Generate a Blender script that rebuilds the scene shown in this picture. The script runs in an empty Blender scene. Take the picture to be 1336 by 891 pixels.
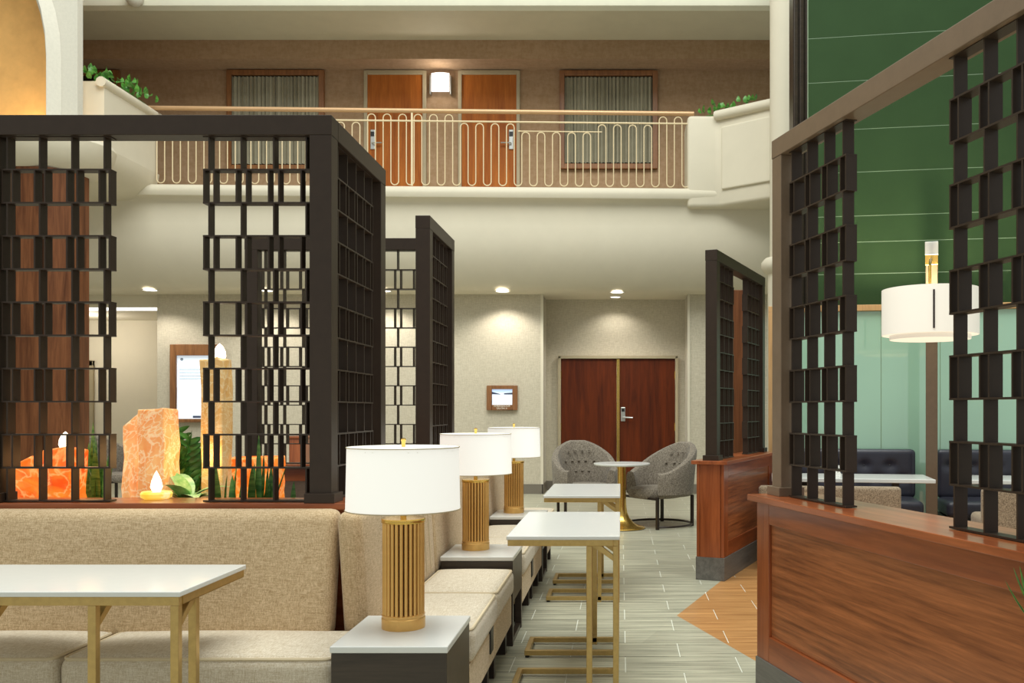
import bpy, bmesh, math, random
from mathutils import Vector, Matrix
random.seed(7)
SC = bpy.context.scene
COL = SC.collection
PI = math.pi
# ------------------------------------------------------------------ camera
F = 1205.0; H = 1.37
cam = bpy.data.cameras.new('camera'); camo = bpy.data.objects.new('camera', cam); COL.objects.link(camo)
camo.location = (0, 0, H); camo.rotation_euler = (PI/2, 0, 0)
cam.sensor_width = 36; cam.lens = 36*F/1336
cam.shift_x = -(810-668)/1336; cam.shift_y = (535-445.5)/1336
cam.clip_start = .05; cam.clip_end = 200
SC.camera = camo
# ------------------------------------------------------------------ world and large lights
w = bpy.data.worlds.new('world'); SC.world = w; w.use_nodes = True
w.node_tree.nodes['Background'].inputs[0].default_value = (.95, 1, .97, 1)
w.node_tree.nodes['Background'].inputs[1].default_value = .40
def area(name, loc, rot, sx, sy, e, col=(.96, 1, .94)):
    l = bpy.data.lights.new(name, 'AREA'); l.shape = 'RECTANGLE'; l.size = sx; l.size_y = sy; l.energy = e; l.color = col
    o = bpy.data.objects.new(name, l); COL.objects.link(o); o.location = loc; o.rotation_euler = rot; return o
area('atrium_skylight', (-1, 5.0, 13), (0, 0, 0), 11, 9, 1500)
SC.view_settings.view_transform = 'Standard'; SC.view_settings.look = 'None'
SC.view_settings.gamma = 1; SC.view_settings.use_curve_mapping = False
SC.view_settings.exposure = .58

# ------------------------------------------------------------------ helpers
def at(px, py, d):                      # a photo pixel at a depth, in metres
    return Vector(((px-810)/F*d, d, H-(py-535)/F*d))
class MB:
    def __init__(s): s.v = []; s.f = []
    def add(s, v, f):
        n = len(s.v); s.v += [tuple(p) for p in v]; s.f += [tuple(i+n for i in q) for q in f]; return s
    def box(s, x0, x1, y0, y1, z0, z1, M=None):
        v = [Vector(p) for p in ((x0,y0,z0),(x1,y0,z0),(x1,y1,z0),(x0,y1,z0),(x0,y0,z1),(x1,y0,z1),(x1,y1,z1),(x0,y1,z1))]
        if M: v = [M @ p for p in v]
        return s.add(v, [(0,3,2,1),(4,5,6,7),(0,1,5,4),(1,2,6,5),(2,3,7,6),(3,0,4,7)])
    def prism(s, poly, z0, z1):
        n = len(poly)
        v = [(x,y,z0) for x,y in poly]+[(x,y,z1) for x,y in poly]
        return s.add(v, [tuple(range(n-1,-1,-1)), tuple(range(n,2*n))]+[(i,(i+1)%n,n+(i+1)%n,n+i) for i in range(n)])
    def tube(s, pts, r, n=8, closed=False, flat=None):
        pts = [Vector(p) for p in pts]; m = len(pts); rings = []
        up = None
        for i, p in enumerate(pts):
            if closed: t = pts[(i+1)%m]-pts[i-1]
            else: t = pts[min(i+1,m-1)]-pts[max(i-1,0)]
            t.normalize()
            if up is None:
                up = Vector((0,0,1)) if abs(t.z) < .9 else Vector((1,0,0))
            a = t.cross(up)
            if a.length < 1e-4: a = t.cross(Vector((0,1,0)))
            a.normalize(); b = a.cross(t).normalized(); up = b
            rr = r[i] if isinstance(r, (list, tuple)) else r
            rings.append([p+a*math.cos(2*PI*k/n)*rr+b*math.sin(2*PI*k/n)*rr for k in range(n)])
        v = [q for R_ in rings for q in R_]; f = []
        for i in range(m if closed else m-1):
            j = (i+1) % m
            for k in range(n): f.append((i*n+k, i*n+(k+1)%n, j*n+(k+1)%n, j*n+k))
        if not closed: f += [tuple(range(n-1,-1,-1)), tuple((m-1)*n+k for k in range(n))]
        return s.add(v, f)
    def lathe(s, prof, n=32, c=(0,0,0)):
        v = []; f = []
        for r, z in prof:
            for k in range(n): v.append((c[0]+r*math.cos(2*PI*k/n), c[1]+r*math.sin(2*PI*k/n), c[2]+z))
        m = len(prof)
        for i in range(m-1):
            for k in range(n): f.append((i*n+k, i*n+(k+1)%n, (i+1)*n+(k+1)%n, (i+1)*n+k))
        if prof[0][0] > 1e-6: f.append(tuple(range(n-1,-1,-1)))
        if prof[-1][0] > 1e-6: f.append(tuple((m-1)*n+k for k in range(n)))
        return s.add(v, f)
    def extrude(s, prof, x0, x1, close=True):   # prof in (y,z), swept along x
        n = len(prof); v = [(x0,y,z) for y,z in prof]+[(x1,y,z) for y,z in prof]
        f = [(i,(i+1)%n,n+(i+1)%n,n+i) for i in range(n if close else n-1)]
        if close: f += [tuple(range(n-1,-1,-1)), tuple(range(n,2*n))]
        return s.add(v, f)
    def mesh(s, name, smooth=False, bevel=0, seg=2):
        me = bpy.data.meshes.new(name)
        me.from_pydata(s.v, [], s.f)
        bm = bmesh.new(); bm.from_mesh(me)
        bmesh.ops.remove_doubles(bm, verts=bm.verts, dist=1e-5)
        bmesh.ops.recalc_face_normals(bm, faces=bm.faces)
        if bevel:
            es = [e for e in bm.edges if len(e.link_faces) == 2 and e.calc_face_angle(0) > .5]
            bmesh.ops.bevel(bm, geom=es, offset=bevel, segments=seg, affect='EDGES', profile=.5, clamp_overlap=True)
        bm.to_mesh(me); bm.free()
        if smooth:
            for p in me.polygons: p.use_smooth = True
            me.set_sharp_from_angle(angle=.7)
        return me
    def build(s, name, m, parent=None, smooth=False, bevel=0, seg=2):
        return link(name, s.mesh(name, smooth, bevel, seg), m, parent)
def link(name, me, m=None, parent=None, loc=None, rz=None):
    if m is not None and not me.materials: me.materials.append(m)
    o = bpy.data.objects.new(name, me); COL.objects.link(o)
    if parent: o.parent = parent
    if loc is not None: o.location = loc
    if rz is not None: o.rotation_euler = (0, 0, rz)
    return o
def tag(o, label=None, cat=None, group=None, kind=None):
    if label: o['label'] = label
    if cat: o['category'] = cat
    if group: o['group'] = group
    if kind: o['kind'] = kind
    return o
def thing(name, label, cat, loc=(0,0,0), rz=0, group=None):
    o = bpy.data.objects.new(name, None); COL.objects.link(o); o.empty_display_size = .1
    o.location = loc; o.rotation_euler = (0, 0, rz)
    return tag(o, label, cat, group)
def struct(o, label, cat): return tag(o, label, cat, None, 'structure')
def dup(root, loc=None, rz=None, label=None, parent=None):
    c = root.copy(); COL.objects.link(c)
    if parent: c.parent = parent
    if loc is not None: c.location = loc
    if rz is not None: c.rotation_euler = (0, 0, rz)
    if label: c['label'] = label
    for ch in list(root.children): dup(ch, parent=c)
    return c
def coords(h, r, n):
    a = [-h, -h+r*.12, -h+r*.35, -h+r*.65, -h+r]
    inner = [(-h+r)+(2*h-2*r)*i/n for i in range(1, n)]
    return a+inner+[-q for q in reversed(a)]
def rbox(sx, sy, sz, r, n=6, crown=0, mod=None):    # rounded cushion centred on the origin
    hx, hy, hz = sx/2, sy/2, sz/2
    X, Y, Z = coords(hx, min(r,hx*.98), n), coords(hy, min(r,hy*.98), n), coords(hz, min(r,hz*.98), n)
    mb = MB()
    def pt(x, y, z):
        ix = max(-hx+r, min(hx-r, x)) if hx > r else 0
        iy = max(-hy+r, min(hy-r, y)) if hy > r else 0
        iz = max(-hz+r, min(hz-r, z)) if hz > r else 0
        d = Vector((x-ix, y-iy, z-iz))
        if d.length > 1e-6: d = d.normalized()*r
        p = Vector((ix, iy, iz))+d
        if crown: p.z += crown*(1-(x/hx)**2)*(1-(y/hy)**2)*(1 if z > 0 else 0)*max(0, z/hz)
        return mod(p) if mod else p
    def grid(A, B, fn, flip):
        v = [fn(a, b) for a in A for b in B]; nb = len(B); f = []
        for i in range(len(A)-1):
            for j in range(nb-1):
                q = (i*nb+j, (i+1)*nb+j, (i+1)*nb+j+1, i*nb+j+1); f.append(q[::-1] if flip else q)
        mb.add(v, f)
    for sgn, fl in ((-hz, True), (hz, False)): grid(X, Y, lambda a, b: pt(a, b, sgn), fl)
    for sgn, fl in ((-hy, False), (hy, True)): grid(X, Z, lambda a, b: pt(a, sgn, b), fl)
    for sgn, fl in ((-hx, True), (hx, False)): grid(Y, Z, lambda a, b: pt(sgn, a, b), fl)
    return mb
def shift(mb, dx, dy, dz, rz=0):
    R_ = Matrix.Rotation(rz, 4, 'Z')
    mb.v = [tuple(R_ @ Vector(p)+Vector((dx, dy, dz))) for p in mb.v]; return mb
def rrect(hx, hy, r, z=0, n=4):
    pts = []
    for cx, cy, a0 in ((hx-r,hy-r,0),(-hx+r,hy-r,PI/2),(-hx+r,-hy+r,PI),(hx-r,-hy+r,1.5*PI)):
        for k in range(n+1):
            a = a0+PI/2*k/n; pts.append((cx+r*math.cos(a), cy+r*math.sin(a), z))
    return pts

# ------------------------------------------------------------------ materials
def srgb(r, g, b):
    return tuple(((c/255)/12.92 if c/255 <= .04045 else ((c/255+.055)/1.055)**2.4) for c in (r,g,b))+(1,)
def base(name, col, rough=.6, metal=0, spec=.5):
    m = bpy.data.materials.new(name); m.use_nodes = True
    b = m.node_tree.nodes['Principled BSDF']
    b.inputs['Base Color'].default_value = col; b.inputs['Roughness'].default_value = rough
    b.inputs['Metallic'].default_value = metal; b.inputs['Specular IOR Level'].default_value = spec
    return m, m.node_tree.nodes, m.node_tree.links, b
def coord(N, L, scale, world=False, rnd=False):
    mp = N.new('ShaderNodeMapping'); mp.inputs['Scale'].default_value = scale
    if world:
        g = N.new('ShaderNodeNewGeometry'); L.new(g.outputs['Position'], mp.inputs['Vector'])
    else:
        tc = N.new('ShaderNodeTexCoord'); L.new(tc.outputs['Object'], mp.inputs['Vector'])
    if rnd:
        oi = N.new('ShaderNodeObjectInfo'); ml = N.new('ShaderNodeMath'); ml.operation = 'MULTIPLY'; ml.inputs[1].default_value = 37
        L.new(oi.outputs['Random'], ml.inputs[0]); L.new(ml.outputs[0], mp.inputs['Location'])
    return mp
def noise(N, L, vec, sc, det=4, rough=.6, dist=0):
    n = N.new('ShaderNodeTexNoise'); n.inputs['Scale'].default_value = sc; n.inputs['Detail'].default_value = det
    n.inputs['Roughness'].default_value = rough; n.inputs['Distortion'].default_value = dist
    L.new(vec.outputs[0], n.inputs['Vector']); return n
def ramp(N, L, fac, stops):
    r = N.new('ShaderNodeValToRGB'); e = r.color_ramp.elements
    while len(e) < len(stops): e.new(.5)
    for q, (p, c) in zip(e, stops): q.position = p; q.color = c
    L.new(fac, r.inputs[0]); return r
def mixc(N, L, f, a, b, mode='MIX'):
    m = N.new('ShaderNodeMix'); m.data_type = 'RGBA'; m.blend_type = mode
    if isinstance(f, (int, float)): m.inputs[0].default_value = f
    else: L.new(f, m.inputs[0])
    for i, q in ((6, a), (7, b)):
        if isinstance(q, tuple): m.inputs[i].default_value = q
        else: L.new(q, m.inputs[i])
    return m.outputs[2]
def bump(N, L, b, h, strength, dist=.002):
    bp = N.new('ShaderNodeBump'); bp.inputs['Strength'].default_value = strength; bp.inputs['Distance'].default_value = dist
    L.new(h, bp.inputs['Height']); L.new(bp.outputs[0], b.inputs['Normal'])
def plain(name, col, rough=.6, metal=0, spec=.5, var=.06, sc=6):
    m, N, L, b = base(name, col, rough, metal, spec)
    mp = coord(N, L, (1,1,1)); n = noise(N, L, mp, sc, 3)
    d = tuple(c*(1-var) for c in col[:3])+(1,); u = tuple(min(1, c*(1+var)) for c in col[:3])+(1,)
    r = ramp(N, L, n.outputs[0], [(.3, d), (.7, u)]); L.new(r.outputs[0], b.inputs['Base Color'])
    return m
def wood(name, c1, c2, axis=0, rough=.35, sc=1.0, spec=.5, coat=0, rnd=False, world=False, contrast=(.3,.72), long=1.1, dist=.6):
    m, N, L, b = base(name, c1, rough, 0, spec)
    s = [14*sc]*3; s[axis] = long*sc
    mp = coord(N, L, tuple(s), world, rnd)
    n = noise(N, L, mp, 1.6, 6, .62, dist)
    s2 = [60*sc]*3; s2[axis] = 3*sc
    mp2 = coord(N, L, tuple(s2), world, rnd); n2 = noise(N, L, mp2, 2, 3)
    r = ramp(N, L, n.outputs[0], [(contrast[0], c1), (contrast[1], c2)])
    g = ramp(N, L, n2.outputs[0], [(.3, (.72,.72,.72,1)), (.65, (1,1,1,1))])
    L.new(mixc(N, L, .7, r.outputs[0], g.outputs[0], 'MULTIPLY'), b.inputs['Base Color'])
    b.inputs['Coat Weight'].default_value = coat; b.inputs['Coat Roughness'].default_value = .15
    return m
def fabric(name, c1, c2, sc=120, rough=.95, bstr=.5, stretch=9, world=False):
    m, N, L, b = base(name, c1, rough, 0, .2)
    outs = []
    for ax in ((1, 1/stretch, 1), (1/stretch, 1, 1), (1, 1, 1/stretch)):
        mp = coord(N, L, tuple(a*sc for a in ax), world); outs.append(noise(N, L, mp, 1, 3, .6).outputs[0])
    ad = N.new('ShaderNodeMath'); ad.operation = 'ADD'; L.new(outs[0], ad.inputs[0]); L.new(outs[1], ad.inputs[1])
    a2 = N.new('ShaderNodeMath'); a2.operation = 'ADD'; L.new(ad.outputs[0], a2.inputs[0]); L.new(outs[2], a2.inputs[1]); ad = a2
    hv = N.new('ShaderNodeMath'); hv.operation = 'MULTIPLY'; hv.inputs[1].default_value = 1/3; L.new(ad.outputs[0], hv.inputs[0])
    r = ramp(N, L, hv.outputs[0], [(.41, c1), (.59, c2)]); L.new(r.outputs[0], b.inputs['Base Color'])
    bump(N, L, b, hv.outputs[0], bstr, .003)
    b.inputs['Sheen Weight'].default_value = .15
    return m
def emis(name, col, strength, bcol=None):
    m, N, L, b = base(name, bcol or col, .6, 0, .2)
    b.inputs['Emission Color'].default_value = col; b.inputs['Emission Strength'].default_value = strength
    return m
M = {}
M['bronze'] = plain('dark_bronze_metal', srgb(57,45,36), .4, .1, .3, .08, 20)
M['bronze_r'] = plain('toplit_bronze_metal', srgb(128,108,88), .36, .2, .5, .06, 20)  # bronze made paler, light from above on the near screen frame put into colour
M['gold'] = plain('brushed_gold', srgb(192,162,104), .32, .75, .5, .08, 40)
M['brass'] = plain('polished_brass', srgb(222,182,96), .22, .9, .5, .05, 20)
M['lampgold'] = plain('satin_gold', srgb(226,178,104), .33, .6, .5, .06, 20)
M['core'] = plain('lamp_core', srgb(70,42,18), .5, .4)
M['white_top'] = plain('white_quartz_top', srgb(220,220,216), .2, 0, .5, .01, 30)
M['cream'] = plain('cream_plaster', srgb(217,208,188), .7, 0, .3, .02, 3)
M['plaster'] = plain('grey_white_plaster', srgb(208,203,190), .8, 0, .3, .04, 30)
M['soffit'] = plain('soffit_paint', srgb(204,200,180), .75, 0, .3, .03, 3)
M['wallfab'] = fabric('linen_wallcovering', srgb(186,176,155), srgb(206,197,178), 60, .9, .12, 6, True)
M['upwall'] = fabric('tan_wallpaper', srgb(154,125,95), srgb(167,138,110), 18, .85, .05, 3, True)
M['sofa'] = fabric('oatmeal_sofa_fabric', srgb(174,146,108), srgb(219,194,158), 230, .95, .5, 8)
M['sofaseat'] = fabric('oatmeal_seat_fabric', srgb(186,169,143), srgb(219,208,190), 230, .95, .4, 8)
M['piping'] = plain('sofa_piping', srgb(205,188,158), .9, 0, .2)
M['tweed'] = fabric('grey_tweed', srgb(86,77,68), srgb(158,147,132), 150, .95, .4, 5)
M['weave'] = fabric('brown_woven_chair', srgb(92,76,60), srgb(184,165,140), 260, .95, .5, 4)
M['espresso'] = wood('espresso_wood', srgb(48,38,30), srgb(70,57,46), 0, .35, 1)
M['cherry'] = wood('cherry_wood', srgb(132,62,25), srgb(180,99,54), 0, .3, .8, .5, .3)
M['cherryz'] = wood('cherry_wood_upright', srgb(130,60,23), srgb(176,95,50), 2, .3, .8, .5, .3)
M['walnut'] = wood('walnut_panel', srgb(116,63,33), srgb(191,116,69), 0, .36, 2.0, .5, .15, contrast=(.30,.70), long=.55, dist=.25)
M['darkdoor'] = wood('mahogany_door', srgb(66,23,4), srgb(107,44,10), 2, .45, .5, .22, 0)
M['updoor'] = wood('honey_door', srgb(146,76,24), srgb(188,110,42), 2, .5, .5, .2)
M['column'] = wood('column_wood', srgb(84,46,24), srgb(132,82,50), 2, .5, .6, .2)
M['lightwood'] = wood('light_maple', srgb(196,148,92), srgb(222,178,124), 2, .45, .6)
M['frame_brown'] = wood('brown_frame_wood', srgb(118,74,40), srgb(156,106,64), 2, .4, 1)
M['doorframe'] = plain('beige_metal_frame', srgb(168,154,126), .5)
M['stonebase'] = wood('grey_tile_plinth', srgb(92,88,84), srgb(124,120,114), 0, .4, 1)
M['baseb'] = plain('grey_baseboard', srgb(118,110,98), .5)
M['green'] = plain('dark_green_panel', srgb(44,66,38), .7, 0, .12, .06, 2)
M['joint'] = plain('pale_green_joint', srgb(150,172,146), .6)
M['mint'] = plain('mint_glass', srgb(160,198,172), .04, 0, .55, .03, .8)
M['mint'].node_tree.nodes['Principled BSDF'].inputs['IOR'].default_value = 1.9
M['navy'] = plain('navy_leather', srgb(48,48,60), .36, 0, .5, .1, 12)
M['black'] = plain('black_plastic', srgb(22,20,20), .4)
M['steel'] = plain('satin_steel', srgb(190,190,186), .3, .8)
M['dark_iron'] = plain('dark_iron', srgb(52,42,36), .4, .4)
M['soil'] = plain('dark_soil', srgb(58,44,34), .95, 0, .1, .4, 40)
M['porcelain'] = plain('white_porcelain', srgb(235,233,226), .3)
M['curtain'] = plain('grey_curtain', srgb(158,152,132), .9, 0, .2, .08, 6)
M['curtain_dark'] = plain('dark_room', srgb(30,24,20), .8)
M['shade'] = emis('lit_lamp_shade', (1, .975, .93, 1), .30, srgb(238,236,228))
M['shade2'] = emis('lit_drum_shade', (1, .93, .82, 1), .18, srgb(238,232,220))
M['diffuser'] = emis('lamp_diffuser', (1, .93, .80, 1), 4)
M['glow'] = emis('downlight_lens', (1, .95, .85, 1), 2.5)
M['flame'] = emis('gas_flame', (1, .86, .62, 1), 2.2)
M['sconce'] = emis('sconce_glass', (1, .98, .96, 1), .9)
M['trimlite'] = plain('warm_brass_rail', srgb(206,166,124), .35, .3, .5, .03)
M['balrail'] = plain('cream_painted_metal', srgb(226,206,168), .45, .0, .4, .03)
M['niche'] = plain('orange_lit_niche_paint', srgb(216,168,104), .85, 0, .2, .1, 4)  # orange of the niche lighting is put into this base colour
def leafmat(name, c1, c2, axis_sc=(4,4,30)):
    m, N, L, b = base(name, c1, .4, 0, .5)
    mp = coord(N, L, axis_sc, False, True); n = noise(N, L, mp, 1.4, 3)
    r = ramp(N, L, n.outputs[0], [(.35, c1), (.65, c2)]); L.new(r.outputs[0], b.inputs['Base Color']); return m
M['snake'] = leafmat('snake_plant_leaf', srgb(48,104,38), srgb(124,172,82))
M['zz'] = leafmat('zz_leaf', srgb(40,94,34), srgb(88,146,60))
M['pale'] = leafmat('pale_leaf', srgb(104,170,84), srgb(178,212,150), (14,14,14))
M['ivy'] = leafmat('ivy_leaf', srgb(46,108,36), srgb(100,160,62))
M['stem'] = plain('plant_stem', srgb(72,110,44), .6)
def onyx(name, c_dark, c_light, c_vein, es, vs=9):
    m, N, L, b = base(name, c_light, .3, 0, .5)
    mp = coord(N, L, (1,1,1), False, True); n = noise(N, L, mp, 5, 4, .6, 1.0)
    v = N.new('ShaderNodeTexVoronoi'); v.feature = 'DISTANCE_TO_EDGE'; v.inputs['Scale'].default_value = vs
    wv = mixc(N, L, .2, mp.outputs[0], n.outputs['Color']); L.new(wv, v.inputs['Vector'])
    r = ramp(N, L, n.outputs[0], [(.35, c_dark), (.65, c_light)])
    vr = ramp(N, L, v.outputs['Distance'], [(0, (.7,.7,.7,1)), (.10, (0,0,0,1))])
    c = mixc(N, L, vr.outputs[0], r.outputs[0], c_vein)
    L.new(c, b.inputs['Base Color']); L.new(c, b.inputs['Emission Color']); b.inputs['Emission Strength'].default_value = es
    return m
M['onyx'] = onyx('lit_orange_onyx', srgb(230,142,76), srgb(240,188,122), srgb(248,220,178), .36, 26)
M['onyx_red'] = onyx('lit_red_orange_onyx', srgb(236,84,20), srgb(244,140,44), srgb(246,186,112), .5, 12)
M['onyx_pale'] = onyx('lit_honey_onyx', srgb(214,160,84), srgb(226,190,130), srgb(236,212,164), .22, 26)
def tilemat(name, c1, c2, world_grid=False):
    m, N, L, b = base(name, c1, .33, 0, .5)
    mp = coord(N, L, (1.0, 22, 4), True); n = noise(N, L, mp, 1.5, 6, .65, .3)
    r = ramp(N, L, n.outputs[0], [(.32, c1), (.68, c2)])
    oi = N.new('ShaderNodeObjectInfo'); t = ramp(N, L, oi.outputs['Random'], [(0, (.86,.86,.86,1)), (1, (1,1,1,1))])
    c = mixc(N, L, 1.0, r.outputs[0], t.outputs[0], 'MULTIPLY')
    if world_grid:
        g = coord(N, L, (1,1,1), True); g.inputs['Location'].default_value = (-.025, -4.828+.305*40, 0)
        bk = N.new('ShaderNodeTexBrick'); bk.offset = .5; bk.inputs['Scale'].default_value = 1; bk.inputs['Mortar Size'].default_value = .0025
        bk.inputs['Brick Width'].default_value = .61; bk.inputs['Row Height'].default_value = .305
        L.new(g.outputs[0], bk.inputs['Vector']); c = mixc(N, L, bk.outputs['Fac'], c, srgb(214,214,204))
    L.new(c, b.inputs['Base Color']); bump(N, L, b, n.outputs[0], .08)
    return m
M['tile'] = tilemat('grey_wood_tile', srgb(124,123,107), srgb(205,201,177))
M['tileb'] = tilemat('brown_wood_tile', srgb(150,102,57), srgb(206,153,96))
M['floor'] = tilemat('grey_wood_tile_far', srgb(124,123,107), srgb(205,201,177), True)
M['grout'] = plain('pale_grout', srgb(226,226,214), .8)

# ------------------------------------------------------------------ floor and its tiles
mb = MB(); mb.box(-14, 12, -4, 3.0, -.1, 0); mb.box(-14, -1.2, 3.0, 9.72, -.1, 0); mb.box(3.4, 12, 3.0, 9.72, -.1, 0); mb.box(-14, 12, 9.72, 20, -.1, 0)
fl = struct(mb.build('floor', M['floor']), 'grey wood-look plank tile floor of the lobby', 'floor')
MB().box(-1.2, 3.4, 3.0, 9.72, -.1, -.003).build('grout_bed', M['grout'], fl)
def clip(poly, px, py, nx, ny, keep_pos):
    out = []; n = len(poly)
    dist = lambda q: ((q[0]-px)*nx+(q[1]-py)*ny)*(1 if keep_pos else -1)
    for i in range(n):
        a, b = poly[i], poly[(i+1)%n]; da, db = dist(a), dist(b)
        if da >= 0: out.append(a)
        if (da >= 0) != (db >= 0):
            t = da/(da-db); out.append((a[0]+(b[0]-a[0])*t, a[1]+(b[1]-a[1])*t))
    return out if len(out) > 2 else []
def parea(p): return abs(sum(p[i][0]*p[(i+1)%len(p)][1]-p[(i+1)%len(p)][0]*p[i][1] for i in range(len(p))))/2
CX, CY = .373, 6.16            # the corner where the brown floor starts
H1 = (1.16, -.40); H2 = (1.06, .345)    # brown lies where both are positive
gap = .0025
def put_tile(poly, m):
    if len(poly) < 3 or parea(poly) < .002: return
    MB().prism(poly, -.012, 0).build('tile', m, fl)
row = 0
for k in range(-6, 16):
    y0 = 4.828+.305*k; y1 = y0+.305; off = .025 if k % 2 == 0 else .33
    for j in range(-2, 6):
        x0 = off+.61*j; x1 = x0+.61
        if x1 < -1.2 or x0 > 3.4: continue
        # tiles far from anything the lens sees are part of the far floor pattern
        p = [(max(x0,-1.2)+gap, y0+gap), (min(x1,3.4)-gap, y0+gap), (min(x1,3.4)-gap, y1-gap), (max(x0,-1.2)+gap, y1-gap)]
        br = clip(clip(p, CX, CY, *H1, True), CX, CY, *H2, True)
        put_tile(br, M['tileb'])
        put_tile(clip(p, CX, CY, *H1, False), M['tile'])
        put_tile(clip(clip(p, CX, CY, *H1, True), CX, CY, *H2, False), M['tile'])

# ------------------------------------------------------------------ back wall under the balcony
WB = 15.1; ZC = 3.26
mb = MB()
mb.box(-7.58, -1.278, WB, WB+.25, 0, ZC+.2)
w1 = struct(mb.build('wall_back', M['wallfab']), 'linen-covered lobby wall beside the double doors', 'wall')
mb = MB(); mb.box(-1.278, 1.10, 15.8, 16.0, 0, ZC+.2); mb.box(-1.40, -1.278, 15.3, 15.85, 0, ZC+.2); mb.box(1.10, 1.22, 15.3, 15.85, 0, ZC+.2)
struct(mb.build('wall_alcove', M['wallfab']), 'linen-covered wall of the recess that holds the double doors', 'wall')
struct(MB().box(1.10, 6, WB, WB+.25, 0, ZC+.2).build('wall_back_right', M['wallfab']), 'linen-covered wall strip right of the door recess', 'wall')
mb = MB(); mb.box(-14, -7.4, 17.4, 17.6, 0, ZC+.2); mb.box(-7.58, -7.4, 15.3, 17.6, 0, ZC+.2)
struct(mb.build('wall_back_left', M['cream']), 'pale wall at the end of the side passage', 'wall')
struct(MB().box(-14.2, -14, -4, 20, 0, 9).build('wall_left', M['plaster']), 'pale side wall of the atrium', 'wall')
mb = MB()
mb.box(-1.31, -1.278+.012, WB-.012, WB+.05, .0, ZC); mb.box(1.088, 1.13, WB-.012, WB+.05, 0, ZC)
struct(mb.build('trim_1', M['cream']), 'pale corner guards of the door recess', 'trim')
mb = MB(); mb.box(-7.58, -1.27, WB-.02, WB, 0, .16); mb.box(-1.285, -1.262, WB-.02, 15.8, 0, .16); mb.box(-1.278, -1.04, 15.78, 15.8, 0, .16); mb.box(.98, 1.10, 15.78, 15.8, 0, .16); mb.box(1.09, 3, WB-.02, WB, 0, .16)
struct(mb.build('baseboard_back', M['baseb']), 'grey baseboard along the linen wall', 'baseboard')
# passage ceiling with its bright light cove
struct(MB().box(-14, -7.4, 15.2, 17.6, 3.06, 3.27).build('ceiling_passage', M['cream']), 'low pale ceiling over the side passage', 'ceiling')
cv = tag(MB().box(-13, -7.66, 15.22, 15.34, 3.02, 3.06).build('cove_light', M['sconce'], None, False, .01), 'bright strip light along the passage ceiling edge', 'light')
# double doors
def door_leaf(x0, x1, y, z0, z1, m, parent): return MB().box(x0, x1, y-.045, y, z0, z1).build('door_panel', m, parent, False, .004)
dr = thing('door_1', 'dark mahogany double doors with brass centre strip and steel lever', 'door', (0,15.78,0)); dr['kind'] = 'structure'
mb = MB(); mb.box(-1.065, -1.02, -.09, .02, 0, 2.29); mb.box(.925, .97, -.09, .02, 0, 2.29); mb.box(-1.065, .97, -.09, .02, 2.245, 2.29)
mb.build('door_frame', M['doorframe'], dr, False, .006)
door_leaf(-1.018, -.075, -.0, .01, 2.243, M['darkdoor'], dr); door_leaf(-.02, .923, -.0, .01, 2.243, M['darkdoor'], dr)
for x in (-.068, -.042): MB().box(x, x+.02, -.075, 0, .01, 2.243).build('astragal', M['brass'], dr, False, .004)
for z in (.3, 1.02, 1.9):
    for x in (-1.028, .918): MB().tube([(x+.005, -.052, z), (x+.005, -.052, z+.13)], .012, 8).build('hinge', M['brass'], dr, True)
lp = MB().box(.0, .075, -.06, -.045, 1.18, 1.42).build('lock_plate', M['steel'], dr, False, .006)
MB().box(.012, .063, -.066, -.06, 1.345, 1.395).build('card_reader', M['black'], lp)
MB().tube([(.04,-.06,1.245), (.04,-.11,1.245), (.06,-.12,1.245), (.20,-.12,1.24)], .013, 8).build('lever', M['steel'], lp, True)
# small room display
sg = thing('room_display', 'small brown framed room display screen beside the double doors', 'display', (at(655.5,519,WB).x, WB, at(655.5,519,WB).z))
mb = MB(); mb.box(-.25,-.165,-.06,0,-.2,.2); mb.box(.17,.25,-.06,0,-.2,.2); mb.box(-.165,.17,-.06,0,.14,.2); mb.box(-.165,.17,-.06,0,-.2,-.115)
mb.build('frame', M['frame_brown'], sg, False, .004)
def screenmat():
    m, N, L, b = base('blue_white_screen', srgb(230,240,250), .3)
    b.inputs['Emission Color'].default_value = srgb(214,226,242); b.inputs['Emission Strength'].default_value = .38; return m
M['screen'] = screenmat()
sc_ = MB().box(-.165,.17,-.035,-.01,-.115,.14).build('screen', M['screen'], sg)
M['scr_dark'] = emis('screen_hills', srgb(66,74,96), .2); M['scr_sky'] = emis('screen_sky', srgb(176,196,226), .6)
MB().box(-.165,.17,-.037,-.035,.09,.14).build('sky_band', M['scr_sky'], sc_)
MB().add([(-.165,-.038,.098),(-.165,-.038,.06),(-.03,-.038,.055),(-.03,-.038,.062)], [(0,1,2,3)]).build('hill_band', M['scr_dark'], sc_)
MB().add([(.17,-.038,.085),(.03,-.038,.075),(.03,-.038,.055),(.17,-.038,.055)], [(0,1,2,3)]).build('hill_band', M['scr_dark'], sc_)
def text(body, size, m, parent, loc, name='lettering', rx=PI/2):
    cu = bpy.data.curves.new('t', 'FONT'); cu.body = body; cu.size = size; cu.align_x = 'CENTER'; cu.extrude = .001
    o = bpy.data.objects.new('t', cu); COL.objects.link(o); bpy.context.view_layer.update()
    me = bpy.data.meshes.new_from_object(o.evaluated_get(bpy.context.evaluated_depsgraph_get()))
    bpy.data.objects.remove(o); me.name = name
    q = link(name, me, m, parent, loc); q.rotation_euler = (rx, 0, 0); return q
M['letter'] = plain('pale_lettering', srgb(236,228,210), .5)
text('AMBASSADOR', .042, M['letter'], sg, (0,-.062,-.148)); text('SALON A', .042, M['letter'], sg, (0,-.062,-.186))
text('S', .05, M['scr_sky'], sc_, (0,-.039,.052), 'emblem')
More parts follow.
